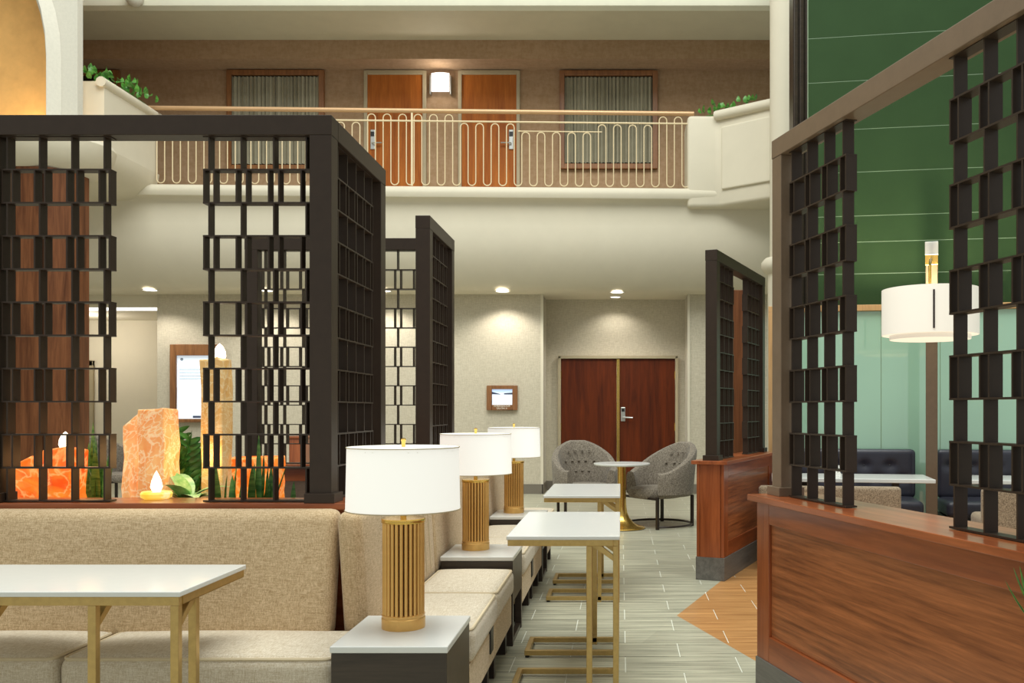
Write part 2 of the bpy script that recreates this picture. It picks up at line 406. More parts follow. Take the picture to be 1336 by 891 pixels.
# tall framed screen seen through the near divider
p = at(257.5, 500, WB)
ts = thing('directory_screen', 'tall wood-framed directory screen on the linen wall', 'display', (p.x, WB, p.z))
mb = MB(); mb.box(-.41,-.31,-.09,0,-.63,.63); mb.box(.31,.41,-.09,0,-.63,.63); mb.box(-.31,.31,-.09,0,.45,.63); mb.box(-.31,.31,-.09,0,-.63,-.58)
mb.build('frame', M['frame_brown'], ts, False, .006)
t2 = MB().box(-.31,.31,-.05,-.01,-.58,.45).build('screen', M['screen'], ts)
M['scr_line'] = plain('screen_grey_print', srgb(150,160,176), .5)
for z in (.22, .17, .11, .07): MB().box(-.27,.24,-.052,-.05,z,z+.008).build('text_line', M['scr_line'], t2)
MB().lathe([(0,0),(.025,0),(.025,.003),(0,.003)], 16).build('emblem', M['scr_line'], t2).matrix_local = Matrix.Translation((-.23,-.05,.39)) @ Matrix.Rotation(PI/2,4,'X')
MB().box(-.05,.08,-.053,-.05,-.565,-.53).build('logo_mark', M['scr_dark'], t2, False, .008)
# doorway in the passage
p = at(112, 470, 17.4)
d2 = thing('door_2', 'open dark doorway with beige frame in the side passage', 'door', (p.x, 17.38, 0)); d2['kind'] = 'structure'
mb = MB(); mb.box(-.6,-.5,-.06,.0,0,2.3); mb.box(.1,.17,-.06,.0,0,2.3); mb.box(-.6,.17,-.06,0,2.2,2.3); mb.build('door_frame', M['doorframe'], d2, False, .006)
MB().box(-.5,.1,-.03,0,.0,2.2).build('door_panel', M['darkdoor'], d2)  # dark sheet across the opening stands in for the unlit interior

# ------------------------------------------------------------------ balcony: slab, cove, corridor
TH = .022
BAL = Matrix.Translation((-3, 14.12, 0)) @ Matrix.Rotation(math.radians(1.9), 4, 'Z')
def bal(o): o.matrix_world = BAL @ o.matrix_world; return o
prof = [(.0,4.77),(-.10,4.765),(-.15,4.72),(-.16,4.66),(-.13,4.60),(-.04,4.57),(0,4.52),(0,4.2),(.01,4.02),(.035,3.88),(.08,3.75),(.14,3.63),(.21,3.52),(.29,3.42),(.37,3.34),(.45,3.285),(.53,ZC),(1.95,ZC),(1.95,4.77)]
sl = MB().extrude(prof, -10.5, 9.2).build('ceiling_cove', M['cream'], None, True)
bal(sl); struct(sl, 'cream balcony slab with rounded lip curving into the lobby ceiling', 'balcony')
mb = MB(); mb.box(-14, 6, 15.7, 15.9, 4.7, 7.6)
struct(mb.build('wall_upper', M['upwall']), 'tan wallpapered corridor wall above the balcony', 'wall')
struct(MB().box(-14, 6, 15.2, 15.7, 7.15, 7.6).build('trim_2', M['upwall']), 'wallpapered bulkhead along the corridor ceiling', 'bulkhead')
mb = MB().extrude([(14.0,7.62),(13.95,7.56),(13.95,7.48),(14.02,7.43),(14.15,7.46),(15.75,7.46),(15.75,8.2),(14.1,8.2),(14.1,7.7)], -14, 6)
struct(mb.build('ceiling_upper', M['soffit'], None, True), 'grey white corridor ceiling with rounded edge of the next balcony', 'ceiling')
struct(MB().box(-14, -9.2, 13.9, 15.7, 4.6, 4.77).build('floor_upper', M['cream']), 'corridor floor slab at the far end of the balcony', 'floor')
# railing
RL = thing('balcony_railing', 'cream serpentine balcony railing with warm brass handrail', 'railing', (0,0,0)); RL.matrix_world = BAL @ Matrix.Translation((0,-.075,4.78))
xl, xr = -4.12, 4.12
MB().tube([(xl-.1,0,1.14),(xr,0,1.14)], .035, 12).build('handrail', M['trimlite'], RL, True)
MB().tube([(xl-.1,0,.985),(xr,0,.985)], .014, 8).build('middle_rail', M['balrail'], RL, True)
pitch = .2333; hp = pitch/4
xpost = -3.187+3.01           # the railing post, about photo x 537
def bar(top, end=True):
    pts = []
    for k in range(9):
        a = PI-PI*k/8; pts.append((hp*math.cos(a), 0, top-hp+hp*math.sin(a)))
    pts = [(-hp,0,hp+.01)]+pts+[(hp,0,hp+.01)]
    for k in range(1, 9):
        a = PI+PI*k/8; pts.append((2*hp+hp*math.cos(a), 0, .012+hp+hp*math.sin(a)))
    return MB().tube(pts, .0085, 6).mesh('baluster', True)
for me in ():
    pass
bt = {k: bar(v) for k, v in (('t',1.085),('m',.955),('l',.83))}
seq = 'tttmmmmlllllmmmmttt'
x = xpost+.09; i = 0
def put(x, k): link('baluster', bt[k], M['balrail'], RL, (x, 0, 0))
while x < xr-.05: put(x, seq[i % 19]); x += pitch; i += 1
x = xpost+.09-pitch; i = -1
while x > xl: put(x, seq[i % 19]); x -= pitch; i -= 1
for s in (-1, 0, 1):
    xp = xpost+s*19*pitch
    if xl < xp < xr: MB().box(xp-.014, xp+.014, -.014, .014, 0, 1.12).build('post', M['balrail'], RL)
    xc = xpost+9.5*pitch+.03+s*19*pitch
    a, b = max(xl, xc-2.75*pitch), min(xr, xc+2.75*pitch)
    if b > a: MB().tube([(a,0,.845),(b,0,.845)], .009, 6).build('short_rail', M['balrail'], RL, True)
# balcony end planters (plaster) and their plants
pr = MB().prism([(1.02,14.12),(1.02,14.9),(2.9,14.9),(2.9,13.55),(2.2,13.55),(1.48,14.12)], 4.47, 5.88)
o = struct(pr.build('wall_planter_right', M['cream'], None, True, .06, 3), 'cream plaster planter parapet at the right end of the balcony', 'parapet')
MB().tube([(1.45,14.1,5.86),(2.25,13.5,5.86)], .075, 10).build('rounded_cap', M['cream'], o, True)
MB().box(0,.86,-.03,.02,4.72,5.68, Matrix.Translation((1.54,14.06,0)) @ Matrix.Rotation(math.atan2(-.57,.72),4,'Z')).build('face_panel', M['cream'], o, False, .03, 3)
pl = MB()
pl.prism([(-9.5,12.55),(-7.02,12.55),(-7.02,14.0),(-9.5,14.0)], 4.95, 5.84)
nb = 14                                   # rounded underside towards the balcony
sec = [(-7.02,4.95)]+[(-7.02-.55*(1-math.cos(PI/2*k/8)), 4.95-.42*math.sin(PI/2*k/8)) for k in range(1,9)]+[(-9.5,4.53),(-9.5,4.95)]
n = len(sec); v = [(a,12.55,b) for a,b in sec]+[(a,14.05,b) for a,b in sec]
pl.add(v, [tuple(range(n)), tuple(range(2*n-1,n-1,-1))]+[(k,(k+1)%n,n+(k+1)%n,n+k) for k in range(n)])
o = struct(pl.build('wall_planter_left', M['cream'], None, True), 'cream plaster planter parapet at the left end of the balcony', 'parapet')
MB().tube([(-7.04,12.5,5.82),(-7.04,14.1,5.82)], .07, 10).build('rounded_cap', M['cream'], o, True)

def leaf_mesh(l, wd, bend, fold=.15, n=7, tip=1.0, base_w=.25):
    mb = MB(); v = []; f = []
    for i in range(n+1):
        t = i/n; wv = wd*min(1, .45+1.3*t)*max(0, 1-t**2.6)**.8
        a = bend*t; y = l*t*math.sin(a*.6+.001) if bend else 0; z = l*t*math.cos(a*.6)
        v += [(-wv, y-fold*wv, z), (0, y, z), (wv, y-fold*wv, z)]
    for i in range(n):
        for j in (0,1): f.append((i*3+j, i*3+j+1, (i+1)*3+j+1, (i+1)*3+j))
    v2 = [(a, b+.0012, c) for a,b,c in v]; n0 = len(v)
    mb.add(v+v2, f+[tuple(q+n0 for q in reversed(g)) for g in f]); return mb
def orient(o, az, tilt, loc):
    o.matrix_local = Matrix.Translation(loc) @ Matrix.Rotation(az, 4, 'Z') @ Matrix.Rotation(tilt, 4, 'X')
ivl = leaf_mesh(.11, .04, .8, .3, 4).mesh('leaf', True)
def trailing(label, pts, n, spread):
    t = thing('trailing_ivy', label, 'plant', pts[0])
    P0 = Vector(pts[0])
    mb = MB(); mb.tube([Vector(p)-P0 for p in pts], .012, 5); mb.build('stem', M['stem'], t, True)
    for i in range(n):
        u = random.random()*(len(pts)-1); k = min(int(u), len(pts)-2); q = Vector(pts[k]).lerp(Vector(pts[k+1]), u-k)-P0
        q += Vector((random.uniform(-1,1)*spread, random.uniform(-1,1)*spread, random.uniform(0,1)*spread))
        o = link('leaf', ivl, M['ivy'], t); orient(o, random.uniform(0,6.28), random.uniform(.3,1.6), q)
trailing('trailing green ivy spilling over the left balcony planter', [(-7.22,12.62,5.86),(-7.1,12.9,5.92),(-7.06,13.3,5.92),(-7.05,13.7,5.90)], 60, .13)
trailing('small green ivy on the planter parapet beside the round column', [(1.32,14.25,5.90),(1.7,14.1,5.93),(2.05,13.85,5.96)], 26, .12)
# upper windows, doors, sconce
def upwindow(n, x0, x1, z0, z1, label, curtain=True):
    t = thing('window_%d' % n, label, 'window', ((x0+x1)/2, 15.7, z0)); t['kind'] = 'structure'
    hw = (x1-x0)/2; hh = z1-z0; fw = .085
    mb = MB(); mb.box(-hw,-hw+fw,-.07,0,0,hh); mb.box(hw-fw,hw,-.07,0,0,hh); mb.box(-hw+fw,hw-fw,-.07,0,0,fw); mb.box(-hw+fw,hw-fw,-.07,0,hh-fw,hh)
    mb.build('window_frame', M['frame_brown'], t, False, .008)
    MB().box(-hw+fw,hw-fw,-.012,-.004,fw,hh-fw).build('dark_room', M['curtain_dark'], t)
    if curtain:
        for s, a, b in ((0, -hw+fw+.004, -.004), (1, .004, hw-fw-.004)):
            N_ = 60; top = []; bot = []
            ph = random.random()*6
            v = []
            for k in range(N_+1):
                u = a+(b-a)*k/N_; dy = -.038+.025*math.sin(k*1.15+ph)+.008*math.sin(k*2.7)
                v += [(u, dy, fw+.02), (u+.006*math.sin(k), dy*.95-.001, hh-fw-.02)]
            f = [(2*k, 2*k+2, 2*k+3, 2*k+1) for k in range(N_)]
            MB().add(v, f).build('curtain', M['curtain'], t, True)
    return t
upwindow(1, -6.68, -5.03, 5.44, 7.13, 'brown framed corridor window with grey curtain left of the doors')
upwindow(2, -1.04, .625, 5.46, 7.12, 'brown framed corridor window with grey curtain right of the doors')
upwindow(3, -10.2, -8.5, 5.44, 7.13, 'dark corridor window behind the left planter', False)
def updoor(n, x0, x1, handle, label):
    t = thing('door_%d' % n, label, 'door', ((x0+x1)/2, 15.7, 4.77)); t['kind'] = 'structure'
    hw = (x1-x0)/2; fw = .06
    mb = MB(); mb.box(-hw-fw,-hw,-.05,0,0,2.36); mb.box(hw,hw+fw,-.05,0,0,2.36); mb.box(-hw,hw,-.05,0,2.29,2.36); mb.build('door_frame', M['doorframe'], t, False, .01)
    MB().box(-hw,hw,-.025,0,0.0,2.29).build('door_panel', M['updoor'], t)
    hx = handle*(hw-.09)
    lp = MB().box(hx-.04, hx+.04, -.045, -.025, 1.02, 1.36).build('lock_plate', M['steel'], t, False, .01)
    MB().box(hx-.03, hx+.03, -.05, -.045, 1.24, 1.32).build('card_reader', M['black'], lp)
    MB().tube([(hx,-.045,1.12),(hx,-.09,1.12),(hx-handle*.17,-.09,1.12)], .012, 8).build('lever', M['steel'], lp, True)
updoor(3, -4.30, -3.36, -1, 'honey wood guest room door left of the wall sconce')
updoor(4, -2.70, -1.77, 1, 'honey wood guest room door right of the wall sconce')
sn = thing('wall_sconce', 'square white glass wall sconce between the guest room doors', 'light', (-3.05,15.7,6.75))
sm = []
mb = MB(); pts = [(-.15+.3*k/10, -.10-.04*math.sin(PI*k/10)) for k in range(11)]
poly = pts+[(.15,-.085),(-.15,-.085)]; mb.prism(poly, 0, .31).build('glass', M['sconce'], sn, True)
MB().box(-.12,.12,-.085,0,.06,.25).build('back_plate', M['steel'], sn, False, .01)
for x in (-.17,.17): MB().box(x-.008,x+.008,-.10,0,-.04,.28).build('side_bracket', M['steel'], sn)
def point(name, loc, e, col=(1,.85,.65), r=.05):
    l = bpy.data.lights.new(name, 'POINT'); l.energy = e; l.color = col; l.shadow_soft_size = r
    o = bpy.data.objects.new(name, l); COL.objects.link(o); o.location = loc; return o
point('sconce_bulb', (-3.05,15.42,6.85), 4.5, (1,.92,.8), .08)
# upper left: arched niche wall, plaster column, wood clad column, bowl
ar = MB(); YA = 11.9
xe = -7.0; xa = at(60,100,YA).x; zt = 9.0; zsp = at(60,75,YA).z; xc_ = -10.2; R0 = xa-xc_
arc = [(xc_+R0*math.cos(PI/2*k/14), zsp+R0*.9*math.sin(PI/2*k/14)) for k in range(15)]
poly = [(xa,4.7)]+arc+[(xc_,zt),(xe,zt),(xe,4.7)]
n = len(poly); v = [(a,YA,b) for a,b in poly]+[(a,YA+.12,b) for a,b in poly]
ar.add(v, [tuple(range(n)), tuple(range(2*n-1,n-1,-1))]+[(k,(k+1)%n,n+(k+1)%n,n+k) for k in range(n)])
aw = struct(ar.build('wall_arch', M['plaster'], None, False), 'textured grey white plaster wall with a large arch', 'wall')
def strip(off0, off1, y0, y1):
    a0 = [(xa+off0,4.7)]+[(xc_+(R0+off0)*math.cos(PI/2*k/14), zsp+(R0+off0)*.9*math.sin(PI/2*k/14)) for k in range(15)]
    a1 = [(xa+off1,4.7)]+[(xc_+(R0+off1)*math.cos(PI/2*k/14), zsp+(R0+off1)*.9*math.sin(PI/2*k/14)) for k in range(15)]
    m = len(a0); v = [(p,y0,q) for p,q in a0]+[(p,y1,q) for p,q in a1]
    return MB().add(v, [(k,k+1,m+k+1,m+k) for k in range(m-1)])
o = strip(.09, .20, YA-.14, YA-.005); o.build('arch_moulding', M['plaster'], aw, True)
struct(MB().box(-14, xa+.04, 12.5, 12.54, 4.7, 9).build('wall_niche', M['niche']), 'back of the lit arch niche, its orange light put into the colour', 'wall')
point('niche_uplight', (-7.9,12.15,5.05), 9, (1,.76,.46), .1)
cl = thing('wood_column', 'tall octagonal wood-clad column behind the stone lanterns', 'column', (-7.42,12,0)); cl['kind'] = 'structure'
oct_ = [(.45*math.cos(PI/8+PI/4*k), .45*math.sin(PI/8+PI/4*k)) for k in range(8)]
for k in range(8):
    a, b = Vector(oct_[k]).to_3d(), Vector(oct_[(k+1)%8]).to_3d(); mid = (a+b)/2; g = (b-a).normalized()*.006
    a2, b2 = a+g, b-g; a3, b3 = a2*.93, b2*.93
    MB().prism([(a2.x,a2.y),(b2.x,b2.y),(b3.x,b3.y),(a3.x,a3.y)], .12, 4.43).build('cladding_panel', M['column'], cl)
MB().lathe([(.40,0),(.40,4.44)], 8).build('core', M['espresso'], cl)
MB().lathe([(.46,0),(.46,.12),(.41,.12)], 8).build('plinth', M['stonebase'], cl)
struct(shift(MB().lathe([(.42,4.40),(.50,4.42),(.60,4.48),(.70,4.58),(.77,4.72),(.79,4.80),(.76,4.86),(.68,4.88),(0,4.88)], 40), -7.5, 12.1, 0).build('column_capital', M['cream'], None, True), 'cream bowl-shaped ledge on top of the wood column', 'capital')
# right round column
rc = MB().lathe([(.27,0),(.27,3.28),(.31,3.30),(.36,3.36),(.36,3.44),(.31,3.50),(.24,3.52),(.24,9)], 32)
struct(shift(rc, 2.34, 13.0, 0).build('round_column', M['cream'], None, True), 'cream round column with collar beside the green wall', 'column')

# ------------------------------------------------------------------ downlights
def downlight(x, y, label, e, size=2.3, sx=.1):
    t = thing('downlight', label, 'light', (x, y, ZC), 0, 'recessed downlights under the balcony')
    MB().lathe([(sx,-.004),(sx+.02,-.012),(sx+.02,0),(sx,0)], 20).build('trim_ring', M['porcelain'], t, True)
    MB().lathe([(0,-.006),(sx,-.006),(sx,0),(0,0)], 20).build('lens', M['glow'], t)
    l = bpy.data.lights.new('downlight_beam', 'SPOT'); l.energy = e; l.spot_size = size; l.spot_blend = .55; l.color = (1,.95,.85); l.shadow_soft_size = .05
    o = bpy.data.objects.new('downlight_beam', l); COL.objects.link(o); o.location = (x, y, ZC-.03)
downlight(-1.88, 14.67, 'round recessed downlight above the room display', 36)
downlight(-.06, 14.78, 'round recessed downlight in front of the double door recess', 40)
downlight(-.09, 15.40, 'small recessed downlight inside the double door recess', 16, 2.35, .08)
downlight(-7.40, 14.52, 'round recessed downlight near the side passage', 36)
downlight(-3.75, 14.63, 'downlight added out of sight between display and directory screen to light the wall', 38)  # this and the next are added, hidden by the screens, to brighten the wall
downlight(-5.60, 14.58, 'downlight added out of sight beside the tall directory screen to light the wall', 38)
point('passage_lamp', (-9.5, 16.3, 2.7), 22, (1,.93,.82), .2)

# ------------------------------------------------------------------ lattice screens
ZCAP = .963; ZTOP = 2.665; BH = .088
ROWS = 11; RZ0 = ZCAP+.006; RZ1 = ZTOP-BH; RHT = (RZ1-RZ0)/ROWS
PD = .052
plate_me = {}
def plate(m):
    if m.name not in plate_me:
        me = MB().box(-.0035,.0035,-PD/2,PD/2,.003,RHT-.003).mesh('lattice_plate'); me.materials.append(m); plate_me[m.name] = me
    return plate_me[m.name]
def lattice(parent, org, ang, xs, z0, m, xmin, xmax):
    """vertical plates in eleven staggered rows; xs are the single uprights along the local axis"""
    u = Vector((math.cos(ang), math.sin(ang), 0)); org = Vector(org)
    a = max(xmin, xs[0]-.027); b = min(xmax, xs[-1]+.027)
    sh = MB().box(a, b, -PD/2, PD/2, -.0035, .0035).mesh('shelf_plate'); sh.materials.append(m)
    for r in range(ROWS+1):
        link('shelf_plate', sh, None, parent, org+Vector((0,0,z0+r*RHT)), ang)
    for r in range(ROWS):
        for x in xs:
            for q in ((x,) if r % 2 == 0 else (x-.0225, x+.0225)):
                if xmin-.001 <= q <= xmax+.001:
                    link('lattice_plate', plate(m), None, parent, org+u*q+Vector((0,0,z0+r*RHT)), ang)
def post(parent, x, y, z0, z1, ang, m, w_=.096):
    R_ = Matrix.Translation((x,y,0)) @ Matrix.Rotation(ang,4,'Z')
    MB().box(-w_/2,w_/2,-w_/2,w_/2,z0,z1,R_).build('post', m, parent, False, .003)
    MB().box(-w_/2-.018,w_/2+.018,-w_/2-.018,w_/2+.018,z0,z0+.042,R_).build('post_base', m, parent, False, .002)
XR = -1.318; XL = -2.785; YF = 4.098; YW1 = 4.94; YW2 = 6.19; YB = 7.0
m = M['bronze']
s1 = thing('lattice_screen', 'dark bronze lattice screen on the divider behind the oatmeal sofas', 'screen', (0,0,ZCAP)); PITCH = .1427
zz = RZ0-ZCAP
def frame_beam(parent, p0, p1, m, wd=.098):
    p0, p1 = Vector(p0), Vector(p1); d = p1-p0; L_ = d.length; ang = math.atan2(d.y, d.x)
    R_ = Matrix.Translation((p0.x,p0.y,0)) @ Matrix.Rotation(ang,4,'Z')
    MB().box(-wd/2, L_+wd/2, -wd/2, wd/2, ZTOP-BH-ZCAP, ZTOP-ZCAP, R_).build('beam', m, parent, False, .003)
PZ = ZTOP-BH-ZCAP
frame_beam(s1, (XL,YF), (XR,YF), m); frame_beam(s1, (XR,YF+.098), (XR,YW1), m)
for x, y in ((XL,YF),(XR,YF),(XR,YW1)): post(s1, x, y, 0, PZ, 0, m)
lattice(s1, (0,YF,0), 0, [-2.706+PITCH*i for i in range(4)], zz, m, XL+.05, XR-.05)
lattice(s1, (0,YF,0), 0, [-1.816+PITCH*i for i in range(4)], zz, m, XL+.05, XR-.05)
lattice(s1, (XR,0,0), PI/2, [YF+.125+PITCH*i for i in range(5)], zz, m, YF+.05, YW1-.05)
s2 = thing('lattice_screen', 'dark bronze lattice screen at the far end of the planter divider', 'screen', (0,0,ZCAP))
frame_beam(s2, (XL,YB), (XR,YB), m); frame_beam(s2, (XR,YW2), (XR,YB-.098), m)
for x, y in ((XL,YB),(XR,YB),(XR,YW2)): post(s2, x, y, 0, PZ, 0, m)
lattice(s2, (0,YB,0), 0, [-2.69+PITCH*i for i in range(4)], zz, m, XL+.05, XR-.05)
lattice(s2, (0,YB,0), 0, [-1.83+PITCH*i for i in range(4)], zz, m, XL+.05, XR-.05)
lattice(s2, (XR,0,0), PI/2, [YW2+.11+PITCH*i for i in range(5)], zz, m, YW2+.05, YB-.05)
# planter divider: low walls with wood cap, soil bed
pd = thing('planter_divider', 'low wood planter divider with cherry cap behind the sofas', 'divider', (0,0,0))
def cap(x0,x1,y0,y1): MB().box(x0,x1,y0,y1,ZCAP-.03,ZCAP).build('cap', M['cherry'], pd, False, .003)
cap(-3.02,-1.195,4.035,4.30); cap(-1.45,-1.195,4.303,6.877); cap(-3.02,-1.195,6.88,7.14)
for x0,x1,y0,y1 in ((-3.0,-1.215,4.06,4.27),(-1.43,-1.215,4.275,6.9),(-3.0,-1.215,6.905,7.12)):
    MB().box(x0,x1,y0,y1,0.0,ZCAP-.03).build('low_wall', M['cherry'], pd)
MB().box(-3.0,-1.43,4.27,6.905,.70,.84).build('soil_bed', M['soil'], pd)

# right partitions
def partition(label, slabel, org, ang, L_, wd, end_x, screens, mm, panel_side, gap_post):
    """local x runs along the wall from the free end, local y across it; y=0 is the outer face towards the aisle"""
    t = thing('low_partition', label, 'partition', (org[0],org[1],0), ang)
    MB().box(0,L_,0,wd,0,.185).build('plinth', M['stonebase'], t, False, .002)
    MB().box(.02,L_-.02,.03,wd-.03,.185,ZCAP-.03).build('core', M['walnut'], t)
    MB().box(-.03,L_+.03,-.03,wd+.03,ZCAP-.03,ZCAP).build('cap', M['cherry'], t, False, .003)
    zb, zt_ = .185, ZCAP-.03
    for s, y0, y1 in ((0, .006, .032), (1, wd-.032, wd-.006)):
        for x0, x1 in ((.004,.135),(L_-.135,L_-.004)): MB().box(x0,x1,y0,y1,zb,zt_).build('stile', M['cherryz'], t, False, .003)
        for z0, z1 in ((zb,zb+.12),(zt_-.10,zt_)): MB().box(.135,L_-.135,y0,y1,z0,z1).build('rail', M['cherry'], t, False, .003)
        ym = (y0+y1)/2+(.006 if s == 0 else -.006)
        MB().box(.135,L_-.135,*((.020,.031) if s == 0 else (wd-.031,wd-.020)),zb+.12,zt_-.10).build('panel', M['walnut'], t, False, .003)
    for x0, x1 in ((.0,.02),(L_-.02,L_)): MB().box(x0,x1,.035,wd-.035,zb,zt_).build('end_panel', M['cherryz'], t, False, .003)
    s = thing('lattice_screen', slabel, 'screen', (org[0],org[1],ZCAP), ang)
    yc = wd*.5 if gap_post is None else gap_post
    R_ = Matrix.Identity(4)
    MB().box(.03,L_-.03,yc-.05,yc+.05,ZTOP-BH-ZCAP,ZTOP-ZCAP).build('beam', mm, s, False, .003)
    post(s, .08, yc, 0, PZ, 0, mm); post(s, L_-.08, yc, 0, PZ, 0, mm)
    for xs in screens: lattice(s, (0,yc,0), 0, xs, zz, M['bronze'], .13, L_-.13)
    return t
partition('near low walnut and cherry partition with recessed panel beside the aisle', 'bronze lattice screen on the near walnut partition, frame coloured as top-lit',
          (.65,4.46), math.atan2(-.96,.281), 2.1, .28, 0, [[.195+.155*i for i in range(4)], [1.40+.155*i for i in range(4)]], M['bronze_r'], 0, .12)
partition('far low cherry partition with grey tile plinth beyond the brown floor', 'dark bronze lattice screen on the far cherry partition',
          (.828,7.38), math.atan2(.9285,.371), 1.78, .24, 0, [[.195+PITCH*i for i in range(4)], [1.16+PITCH*i for i in range(4)]], M['bronze'], 0, .12)

# ------------------------------------------------------------------ sofas
SZ = .46
def sofa_run(label, org, ang, segs, Ltot, back_segs, plates=(), bc=.462, ln=.19, bt_=.13, bd=.56):
    """local x along the sofa, local y=0 is the front of the seat, +y towards the back"""
    t = thing('banquette_sofa', label, 'sofa', (org[0],org[1],0), ang, None)
    for a, b in segs:
        L_ = b-a
        c = shift(rbox(L_-.008, .44, .155, .045, 8, .018), (a+b)/2, .215, SZ-.0775)
        cu = c.build('seat_cushion', M['sofaseat'], t, True)
        hx, hy = (L_-.008)/2-.013, .22-.013
        pts = [(x+(a+b)/2, y+.215, SZ-.010) for x,y,z in rrect(hx, hy, .035)]
        MB().tube(pts, .0065, 6, True).build('piping', M['piping'], cu, True)
        MB().box(a+.002,b-.002,.012,bd,.13,SZ-.15).build('base', M['sofa'], t, False, .012)
        for x in (a+.12, b-.12):
            for y in (.06,bd-.06): MB().box(x-.03,x+.03,y-.03,y+.03,0,.13).build('foot', M['dark_iron'], t)
    for a, b in back_segs:
        L_ = b-a; hb = .945-SZ+.05
        def lean(p): return Vector((p.x, p.y+(p.z+hb/2)*ln, p.z))
        k = shift(rbox(L_-.008, bt_, hb, .045, 8, 0, lean), (a+b)/2, bc, SZ-.05+hb/2).build('back_cushion', M['sofa'], t, True)
    for x, z in plates: MB().box(x-.045,x+.045,.004,.016,z-.06,z+.06).build('outlet_plate', M['black'], t, False, .003)
    return t
# sofa along the near divider: front at Y 3.40, towards +Y
sofa_run('long oatmeal banquette sofa under the near lattice screen', (-3.35,3.40), 0, [(0,.62),(.62,1.27),(1.27,2.30)], 2.3, [(0,2.15)], (), .462, .19, .13, .43)
# sofas along the aisle: local x runs towards +Y, back towards -X
def aisle(label, y0, y1, ys, plates, back0=None, back1=None):
    segs = [(a-y0, b-y0) for a, b in ys]
    return sofa_run(label, (-.617, y0), PI/2, segs, y1-y0, [((back0 or y0)-y0, (back1 or y1)-y0)], plates, .49, .06, .105, .54)
sf = aisle('oatmeal aisle sofa between the first and second end tables', 3.845, 5.32, [(3.84,4.62),(4.62,5.32)], [(.62,.26)], 3.84, 5.30)
aisle('oatmeal aisle sofa between the second and third end tables', 5.89, 7.34, [(5.89,6.62),(6.62,7.34)], [(.62,.26)], 5.305, 7.325)
aisle('oatmeal aisle sofa beyond the third end table', 7.91, 8.62, [(7.91,8.62)], [], 7.33, 8.62)

for k in range(5):
    xq = .86+.11*k
    MB().tube([(xq, .4355+.06*(z-.41), z) for z in (.48,.6,.75,.88,.915)], .004, 5).build('seam', M['piping'], sf, True)
# ------------------------------------------------------------------ end tables with lamps
def end_table(y0, label):
    t = thing('end_table', label, 'table', (-.835, y0+.2525, 0), 0, 'end tables in the sofa row')
    hx, hy = .2125, .2525
    MB().box(-hx,hx,-hy,hy,.495,.52).build('tabletop', M['white_top'], t, False, .004)
    MB().box(-hx+.004,hx-.004,-hy+.004,hy-.004,.25,.4945).build('body', M['espresso'], t, False, .003)
    for sx in (-1,1):
        for sy in (-1,1): MB().box(sx*(hx-.024)-.02,sx*(hx-.024)+.02,sy*(hy-.024)-.02,sy*(hy-.024)+.02,.0,.25).build('leg', M['espresso'], t, False, .002)
    for sx in (-1,1): MB().box(sx*(hx-.024)-.015,sx*(hx-.024)+.015,-hy+.044,hy-.044,.0,.03).build('stretcher', M['espresso'], t)
    return t
def lamp_proto():
    t = thing('table_lamp', 'gold', 'lamp', (0,0,0), 0, 'gold table lamps along the sofas')
    MB().lathe([(0,0),(.083,0),(.084,.004),(.084,.040),(.081,.043),(.081,.046),(.083,.049),(.083,.054),(.079,.057),(0,.057)], 40).build('base_ring', M['lampgold'], t, True)
    MB().lathe([(.058,.055),(.058,.412)], 24).build('inner_core', M['core'], t, True)
    rod = MB().lathe([(0,.056),(.0072,.056),(.0072,.412),(0,.412)], 10).mesh('rod', True); rod.materials.append(M['lampgold'])
    n = 26
    for k in range(n):
        a = 2*PI*k/n; link('rod', rod, None, t, (.0735*math.cos(a), .0735*math.sin(a), 0))
    MB().lathe([(0,.411),(.083,.411),(.0845,.413),(.0845,.426),(.083,.428),(0,.428)], 40).build('top_plate', M['brass'], t, True)
    MB().lathe([(.012,.428),(.012,.50),(.009,.50),(.009,.70),(0,.70)], 12).build('neck', M['brass'], t, True)
    sh = MB().lathe([(.222,.462),(.2195,.462),(.2145,.706),(.217,.706)], 48)
    sh.v += []; s_ = sh.build('shade', M['shade'], t, True)
    for z, r in ((.463,.2215),(.705,.2165)):
        MB().tube([(r*math.cos(2*PI*k/48), r*math.sin(2*PI*k/48), z) for k in range(48)], .0022, 5, True).build('shade_rim', M['doorframe'], s_, True)
    MB().lathe([(0,.690),(.2145,.690),(.2145,.693),(0,.693)], 40).build('top_diffuser', M['porcelain'], s_)
    MB().lathe([(0,.70),(.008,.70),(.008,.726),(.010,.73),(.010,.738),(0,.742)], 12).build('finial', M['brass'], t, True)
    return t
LP = lamp_proto()
ty = (3.32, 5.35, 7.37)
lab_t = ('espresso end table with white top at the corner of the two sofas', 'espresso end table with white top beside the second gold lamp, mid sofa row', 'espresso end table with white top farthest along the sofa row')
lab_l = ('gold reeded table lamp on the corner end table, drum shade lit', 'gold reeded table lamp on the middle end table, drum shade lit', 'gold reeded table lamp on the end table nearest the linen wall, drum shade lit')
for i, y in enumerate(ty):
    end_table(y, lab_t[i])
    L_ = LP if i == 0 else dup(LP)
    lx = (-.852,-.888,-.888)[i]
    L_.location = (lx, y+.30, .52); L_['label'] = lab_l[i]
    point('lamp_bulb', (lx, y+.30, .52+.57), 12, (1,.82,.58), .05)

